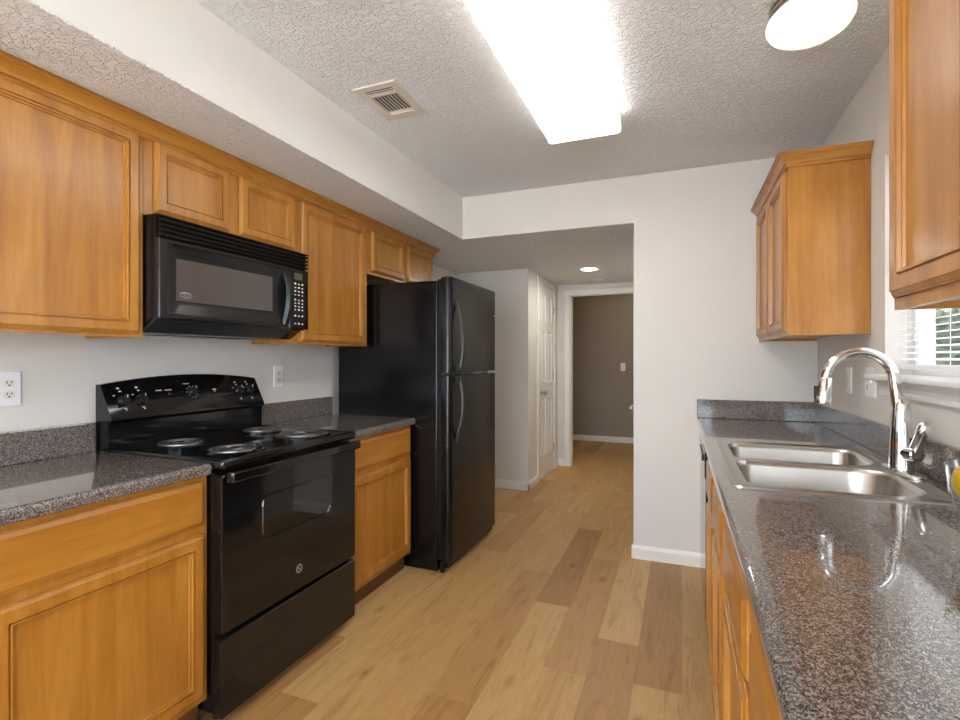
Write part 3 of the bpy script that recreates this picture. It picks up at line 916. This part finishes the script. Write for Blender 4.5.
# door: bowed frame with a hollow around the window
DY_1 = 1.896
m = MB(); nY, L = 25, None
def bow(y): s_ = (y - 1.636) / .386; return .012 * (1 - s_ * s_)
oy = [MY0 + (DY_1 - MY0) * k / 20 for k in range(21)]
def loop(y0, y1, z0, z1, x):
    P = []
    for k in range(21): y = y0 + (y1 - y0) * k / 20; P.append((x + bow(y), y, z0))
    for k in range(21): y = y1 + (y0 - y1) * k / 20; P.append((x + bow(y), y, z1))
    return P
wy0, wy1, wz0, wz1 = 1.330, 1.800, 1.494, 1.648
m.loops([loop(MY0, DY_1, 1.420, 1.714, MX - .034), loop(MY0, DY_1, 1.420, 1.714, MX - .012), loop(MY0 + .004, DY_1 - .004, 1.424, 1.710, MX - .006), loop(MY0 + .030, DY_1 - .012, 1.434, 1.700, MX - .006),
         loop(MY0 + .034, DY_1 - .016, 1.438, 1.696, MX - .010), loop(MY0 + .045, DY_1 - .030, 1.450, 1.684, MX - .012), loop(MY0 + .06, DY_1 - .06, 1.470, 1.668, MX - .017), loop(wy0, wy1, wz0, wz1, MX - .022)])
md = m.build('door', M['mw'], mw, 40)
m = MB(); m.loops([loop(wy0 - .002, wy1 + .002, wz0 - .002, wz1 + .002, MX - .0225), loop(wy0 - .002, wy1 + .002, wz0 - .002, wz1 + .002, MX - .0215)])
m.build('window', M['mwwin'], md, 40)
# handle: tall bowed bar at the door's right edge
m = MB(); L = []
for k in range(17):
    s_ = k / 16 * 2 - 1; z = 1.567 + .140 * s_; bx = .040 * (1 - s_ * s_); bx2 = max(bx - .012, 0)
    yc = 1.874
    L.append([(MX - .010 + bx2, yc - .016, z), (MX - .004 + bx, yc - .010, z), (MX - .002 + bx, yc + .002, z), (MX - .004 + bx, yc + .014, z), (MX - .010 + bx2, yc + .016, z)])
m.loops(L); m.build('handle', M['mw'], md, 50)
# oval emblem
m = MB(); c = Vector((MX - .0205 + bow(1.362), 1.367, 1.515))
pts = [c + Vector((0, .025 * math.cos(2 * PI * k / 28), .0105 * math.sin(2 * PI * k / 28))) for k in range(29)]
m.tube(pts, .0016, 6)
pts = [c + Vector((0, .020 * math.cos(2 * PI * k / 28), .0075 * math.sin(2 * PI * k / 28))) for k in range(29)]
m.tube(pts, .0006, 5)
def stk(p): m.tube([c + Vector((.0004, a * .001, b * .001)) for a, b in p], .0010, 5)
stk([(-10, -4), (-9, 4), (-5, 3), (-6, 0), (-9, 0), (-4, -4)])
stk([(3, 4), (-1, 4), (-2, 0), (-1, -4), (3, -4)])
stk([(5, -4), (8, 4), (12, -4)]); stk([(6.5, -1), (10.5, -1)])
m.build('emblem', M['nickel'], md, 60)
# control panel
m = MB()
def cl(y0, y1, z0, z1, x): return [(x + bow(y0), y0, z0), (x + bow(y1), y1, z0), (x + bow(y1), y1, z1), (x + bow(y0), y0, z1)]
m.loops([cl(DY_1 + .002, MY1, 1.420, 1.714, MX - .034), cl(DY_1 + .002, MY1, 1.420, 1.714, MX - .012), cl(DY_1 + .006, MY1 - .004, 1.424, 1.710, MX - .007)])
cpn = m.build('control_panel', M['black'], mw)
sl = lambda y: MX - .0065 + bow(DY_1) + (bow(MY1) - bow(DY_1)) * (y - DY_1) / (MY1 - DY_1)
def keyq(mm, y0, y1, z0, z1, h=.0006): mm.loops([[(sl(y0) - .001 + a, y0, z0), (sl(y1) - .001 + a, y1, z0), (sl(y1) - .001 + a, y1, z1), (sl(y0) - .001 + a, y0, z1)] for a in (0, .001 + h)])
m = MB(); keyq(m, 1.932, 1.992, 1.660, 1.692); m.build('display', M['display'], cpn)
rows = [1.640, 1.622, 1.604, 1.586, 1.562, 1.546, 1.530, 1.514, 1.484, 1.446]
for i, z in enumerate(rows):
    for j in range(3):
        y = 1.934 + j * .026
        m = MB(); hgt = .004 if i not in (3,) else .003
        keyq(m, y, y + .011, z - hgt, z + hgt * (.4 if (i + j) % 2 else .9)); m.build('key', M['mark'], cpn)

# ------------------------------------------------------------------ refrigerator
FY0, FY1 = 2.692, 3.488
fr = thing('refrigerator', 'black top-freezer refrigerator standing past the short counter', 'refrigerator', (-1.7, 3.065, 0))
m = MB(); m.box(-2.065, -1.350, FY0, FY1, .002, 1.742, .006)
m.build('body', M['blacksatin'], fr)


def fr_door(z0, z1, name):
    m = MB(); L = []
    P = []
    r = .030
    for k in range(9):
        a = PI / 2 * k / 8; P.append((-1.262 - r + r * math.sin(a), FY0 + .004 + r - r * math.cos(a)))
    P2 = []
    for k in range(9):
        a = PI / 2 * k / 8; P2.append((-1.262 - r + r * math.cos(a), FY1 - .004 - r + r * math.sin(a)))
    P = [(-1.326, FY0 + .004)] + P + P2 + [(-1.326, FY1 - .004)]
    m.prism(P, 'z', z0, z1)
    return m.build(name, M['blacksatin'], fr, 25)


fz = fr_door(1.188, 1.762, 'freezer_door'); fd = fr_door(.062, 1.170, 'fridge_door')
m = MB(); m.box(-1.351, -1.324, FY0 + .012, FY1 - .012, .07, 1.75); m.build('gasket', M['blackmatte'], fr)


def fr_handle(z0, z1, up, par):
    m = MB(); L = []
    for k in range(21):
        s_ = k / 20; z = z0 + (z1 - z0) * s_
        q = s_ if up else 1 - s_          # 0 at the split, 1 at the far end
        b = .055 * math.sin(PI * min(1, .10 + .90 * q) ** .75) if q < .999 else 0
        b = .052 * (math.sin(PI * (.18 + .82 * q)) ** .8 if .18 + .82 * q < .9999 else 0)
        yc = 2.770
        w_ = .010
        L.append([(-1.262 + b - .010, yc - w_, z), (-1.262 + b + .002, yc - w_ * .7, z), (-1.262 + b + .004, yc, z), (-1.262 + b + .002, yc + w_ * .7, z), (-1.262 + b - .010, yc + w_, z)])
    m.loops(L)
    zs = z0 if up else z1
    m.box(-1.264, -1.228, 2.760, 2.780, min(zs, zs + (.03 if up else -.03)), max(zs, zs + (.03 if up else -.03)))
    m.build('handle', M['blackmatte'], par, 50)


fr_handle(1.200, 1.620, True, fz); fr_handle(.770, 1.160, False, fd)
m = MB(); m.box(-1.262, -1.2605, FY1 - .062, FY1 - .022, 1.578, 1.588)
m.build('nameplate', M['nickel'], fz)
m = MB(); m.box(-1.30, -1.266, FY1 - .05, FY1 - .005, 1.1705, 1.1875); m.build('hinge', M['chrome'], fr)
m = MB(); m.box(-1.335, -1.29, FY0 + .03, FY1 - .02, .02, .060); m.build('toe_grille', M['blackmatte'], fr)
m = MB(); m.cyl((-1.32, FY0 + .012, .0), (-1.32, FY0 + .012, .06), .014, 12); m.build('foot', M['blackmatte'], fr)

# ------------------------------------------------------------------ ceiling lamps, registers
lp = thing('fluorescent_light', 'long white fluorescent ceiling light with a wraparound lens', 'light', (-.44, 1.86, ZC - .09))
m = MB(); m.box(-.60, -.28, 1.262, 2.470, ZC - .035, ZC - .0005); m.build('housing', M['trim'], lp)
m = MB(); LZ = 2.352
m.box(-.600, -.280, 1.265, 2.467, LZ, LZ + .004)
m.build('lens', M['panel'], lp)
for sx, c_ in ((-1, -.612), (1, -.268)):
    m = MB(); m.prism([(c_ - sx * .001, ZC - .036), (c_ + sx * .004, ZC - .055), (c_ + sx * .002, LZ + .010), (c_ - sx * .012, LZ), (c_ - sx * .012, LZ + .006), (c_ - sx * .004, ZC - .036)], 'y', 1.265, 2.467)
    m.build('lens_side', M['panelside'], lp)
for y0, y1 in ((1.255, 1.265), (2.467, 2.476)):
    m = MB(); m.prism([(-.612, ZC - .001), (-.618, ZC - .06), (-.616, LZ + .008), (-.603, LZ - .002), (-.277, LZ - .002), (-.264, LZ + .008), (-.262, ZC - .06), (-.268, ZC - .001)], 'y', y0, y1)
    m.build('end_cap', M['panelside'], lp)

dl = thing('dome_light', 'round glass dome ceiling light near the right wall', 'light', (.385, 1.89, ZC))
m = MB(); m.lathe([(.10, 0), (.105, -.004), (.112, -.02), (.114, -.032), (.108, -.036), (.110, -.046), (.104, -.052)], (.385, 1.89, ZC - .0005), 48)
m.build('pan', M['nickel'], dl, 35)
m = MB(); m.lathe([(.100, -.053), (.118, -.070), (.1235, -.084), (.123, -.094), (.112, -.112), (.085, -.129), (.05, -.140), (.015, -.144), (0, -.1445)], (.385, 1.89, ZC), 48)
m.build('glass_shade', M['dome'], dl, 60)

hl = thing('recessed_light', 'small recessed downlight in the low hall ceiling', 'light', (-.818, 4.89, ZS))
m = MB(); m.lathe([(.098, -.0005), (.096, -.008), (.076, -.010), (.072, -.004), (.07, -.0005)], (-.818, 4.89, ZS), 36); m.build('trim_ring', M['trim'], hl, 40)
m = MB(); m.lathe([(.071, -.001), (.071, -.005), (.05, -.007), (0, -.008)], (-.818, 4.89, ZS), 36); m.build('lens', M['hall'], hl, 40)

rv = thing('ceiling_register', 'cream metal air register on the kitchen ceiling', 'vent', (-1.218, 1.969, ZC))
m = MB(); vx0, vx1, vy0, vy1 = -1.322, -1.113, 1.822, 2.118
z1 = ZC - .0005; z0 = ZC - .008
ix0, ix1 = vx0 + .036, vx1 - .036
ya, yb, yc_, yd = vy0 + .034, vy0 + .072, vy0 + .086, vy0 + .228
for b in ((vx0, ix0, vy0, vy1), (ix1, vx1, vy0, vy1), (ix0, ix1, vy0, ya), (ix0, ix1, yb, yc_), (ix0, ix1, yd, vy1)): m.box(*b, z0, z1)
m.box(ix0 + .01, ix1 - .01, yd + .012, yd + .03, z0 - .004, z0)
m.build('frame', M['ventpaint'], rv)
m = MB(); m.box(ix0, ix1, ya, yd, z1 - .001, z1 - .0002); m.build('duct_shade', M['darkslot'], rv)  # flat dark sheet standing in for the shade inside the duct
m = MB()
for k in range(8):
    x = ix0 + (ix1 - ix0) * (k + .5) / 8; m.prism([(x - .0014, z0 + .0002), (x - .0006, z0 - .0003), (x + .0014, z0 + .005), (x + .0006, z0 + .0055)], 'y', yc_, yd)
for k in range(2):
    y = ya + (yb - ya) * (k + 1) / 3; m.box(ix0, ix1, y - .0008, y + .0008, z0, z0 + .003)
m.build('louvres', M['ventpaint'], rv)
hv = MB(); hv.box(-.93, -.76, 5.50, 5.62, ZS - .010, ZS - .0005, .003)
for k in range(4): hv.box(-.915, -.775, 5.515 + k * .025, 5.528 + k * .025, ZS - .013, ZS - .0095)
tag(hv.build('hall_register', M['ventpaint']), 'small air register on the low hall ceiling past the downlight', 'vent')


# ------------------------------------------------------------------ outlets and switches
def receptacle(name, label, cat, X, nx, yc, zc, kind, wall_axis='x', gangs=1):
    """plate on a wall X facing nx (or on wall Y facing -y when wall_axis is 'y')"""
    if wall_axis == 'x': U, N, org = Vector((0, nx, 0)), Vector((nx, 0, 0)), Vector((X, yc, zc))
    else: U, N, org = Vector((1, 0, 0)), Vector((0, -1, 0)), Vector((yc, X, zc))
    V = Vector((0, 0, 1))
    r = thing(name, label, cat, org)
    W = .070 + .046 * (gangs - 1); H = .120
    def slab(mm, cu, cv, w_, h_, n0, n1, tap=.0):
        mm.loops([[org + U * (cu + sx * (w_ / 2 - t_)) + V * (cv + sy * (h_ / 2 - t_)) + N * nn for sx, sy in ((-1, -1), (1, -1), (1, 1), (-1, 1))] for nn, t_ in ((n0, 0), (n1 - tap, 0), (n1, tap))])
    mm = MB(); slab(mm, 0, 0, W, H, .0003, .006, .003); mm.build('plate', M['white'], r)
    for g in range(gangs):
        gu = (g - (gangs - 1) / 2) * .046
        k_ = kind[g]
        if k_ == 'o':
            for s_ in (1, -1):
                mm = MB(); c = org + U * gu + V * (s_ * .0195)
                pts = [(.017 * math.cos(a), max(-.0125, min(.0125, .017 * math.sin(a)))) for a in [2 * PI * q / 28 for q in range(28)]]
                mm.loops([[c + U * a + V * b + N * h for a, b in pts] for h in (.0055, .0075)])
                so = mm.build('socket', M['ivory'], r)
                mm = MB()
                slab(mm, gu - .006, s_ * .0195 + .003, .0025, .009, .0073, .0078); slab(mm, gu + .006, s_ * .0195 + .003, .0025, .007, .0073, .0078)
                slab(mm, gu, s_ * .0195 - .007, .005, .005, .0073, .0078)
                mm.build('slot', M['darkslot'], so)
        elif k_ == 'r':
            mm = MB(); slab(mm, gu, 0, .033, .066, .0055, .0085, .001); mm.build('rocker', M['ivory'], r)
        else:
            mm = MB(); slab(mm, gu, 0, .011, .024, .0055, .0065); slab(mm, gu, .004, .008, .010, .0065, .015, .001); mm.build('toggle', M['ivory'], r)
    return r


receptacle('wall_outlet', 'white duplex outlet above the counter left of the range', 'outlet', LW, 1, .994, 1.171, 'o')
receptacle('wall_outlet', 'white duplex outlet between the range and refrigerator', 'outlet', LW, 1, 2.231, 1.173, 'o')
receptacle('wall_switch', 'narrow white wall switch near the end wall corner', 'switch', RW, -1, 2.767, 1.176, 'r')
receptacle('wall_outlet', 'white two-gang switch and outlet plate beside the window sill', 'outlet', RW, -1, 2.487, 1.177, 'ot', gangs=2)
receptacle('wall_switch', 'light switch on the brown wall of the room beyond', 'switch', 7.87, 1, -.807, 1.147, 't', 'y')

# ------------------------------------------------------------------ window, stool, blind
m = MB(); xo = XR + .085
m.box(xo, xo + .05, WY0, WY0 + .045, WZ0, WZ1); m.box(xo, xo + .05, WY1 - .045, WY1, WZ0, WZ1)
for a_, b_ in ((WZ0, WZ0 + .05), (WZ1 - .05, WZ1), (1.62, 1.66)): m.box(xo, xo + .05, WY0 + .045, WY1 - .045, a_, b_)
wn = struct(m.build('window_1', M['trim']))
m = MB(); m.box(xo + .02, xo + .025, WY0 + .045, WY1 - .045, WZ0 + .05, WZ1 - .05); m.build('pane', M['tinted'], wn)
m = MB()
m.box(.668, XR + .085, WY0 - .055, WY1 + .055, WZ0 - .002, WZ0 + .018, .006, 3)
struct(m.build('trim_5', M['trim']))
m = MB(); m.prism([(XR, 1.139), (XR - .014, 1.139), (XR - .016, 1.150), (XR - .010, 1.156), (XR - .010, 1.170), (XR - .020, 1.180), (XR - .034, 1.193), (XR, 1.193)], 'y', WY0 - .012, WY1 + .012)
struct(m.build('trim_6', M['trim']))
bl = thing('window_blind', 'white horizontal mini blind in the window over the sink', 'blind', (XR + .045, 1.92, 1.24))
m = MB(); m.box(XR + .03, XR + .066, WY0 + .008, WY1 - .006, WZ1 - .03, WZ1 - .001); m.build('head_rail', M['slat'], bl)
m = MB(); m.box(XR + .030, XR + .060, WY0 + .008, WY1 - .008, 1.236, 1.254, .004); m.build('bottom_rail', M['slat'], bl)
m = MB(); k = 0
z = 1.272
while z < WZ1 - .035:
    m.prism([(XR + .032, z - .0035), (XR + .045, z + .0012), (XR + .058, z + .003), (XR + .058, z + .0036), (XR + .045, z + .002), (XR + .032, z - .0028)], 'y', WY0 + .008, WY1 - .008)
    z += .0222
m.build('slats', M['slat'], bl)
for y in (WY0 + .10, (WY0 + WY1) / 2, WY1 - .10):
    m = MB()
    for x in (XR + .030, XR + .060): m.cyl((x, y, 1.245), (x, y, WZ1 - .02), .0010, 6)
    m.build('ladder_cord', M['slat'], bl)
m = MB()
for y in (WY0 + .0, ): pass

# ------------------------------------------------------------------ outdoors
m = MB(); m.box(.90, 14, YB - .1, 14, -.6, -.5); struct(m.build('bounce_ground', M['bounceground']))  # unseen ground, made pale to bounce sunlight up to the blind
m = MB(); m.box(-12, 14, -16, YB - .1, -.16, -.06); struct(m.build('bounce_slab', M['bounceslab']))  # unseen slab added to control light bouncing up from outside


def tree(label, x, y, h, seed):
    rnd = random.Random(seed)
    r = thing('bush', label, 'bush', (x, y, -.5))
    mm = MB(); mm.tube([(x, y, -.5), (x + .05, y, h * .3), (x, y + .05, h * .6)], [.14, .11, .05], 8); mm.build('trunk', M['bark'], r)
    mm = MB()
    for k in range(420):
        d_ = Vector((rnd.gauss(0, 1), rnd.gauss(0, 1), rnd.gauss(0, 1))).normalized() * (.5 + .5 * rnd.random())
        c = Vector((x, y, h * .68)) + Vector((d_.x * h * .26, d_.y * h * .26, d_.z * h * .36))
        s_ = .16 + .2 * rnd.random()
        a, b = Vector((rnd.gauss(0, 1), rnd.gauss(0, 1), rnd.gauss(0, 1))).normalized(), Vector((rnd.gauss(0, 1), rnd.gauss(0, 1), rnd.gauss(0, 1))).normalized()
        mm.quad([c - a * s_, c + b * s_ * .6, c + a * s_, c - b * s_ * .6])
    mm.build('foliage', M['leaf'], r)


tree('leafy bush seen between the window blind slats', 4.25, 10.2, 2.0, 3)
nh = thing('house', 'pale grey neighbouring house glimpsed between the window blind slats', 'house', (6, 15, -.5))
m = MB(); m.box(1.2, 12, 12.5, 18, -.5, 3.4); m.build('wall', M['siding'], nh)
m = MB(); m.prism([(12.0, 3.4), (18.5, 3.4), (15.25, 5.4)], 'x', .9, 12.3); m.build('roof', M['shingle'], nh)
for x in (3.0, 5.6, 8.2):
    m = MB(); m.box(x, x + 1.1, 12.44, 12.5, .6, 2.1, .02); f = m.build('window_frame', M['trim'], nh)
    m = MB(); m.box(x + .08, x + .51, 12.43, 12.439, .68, 2.02); m.box(x + .59, x + 1.02, 12.43, 12.439, .68, 2.02); m.build('pane', M['darkpane'], f)
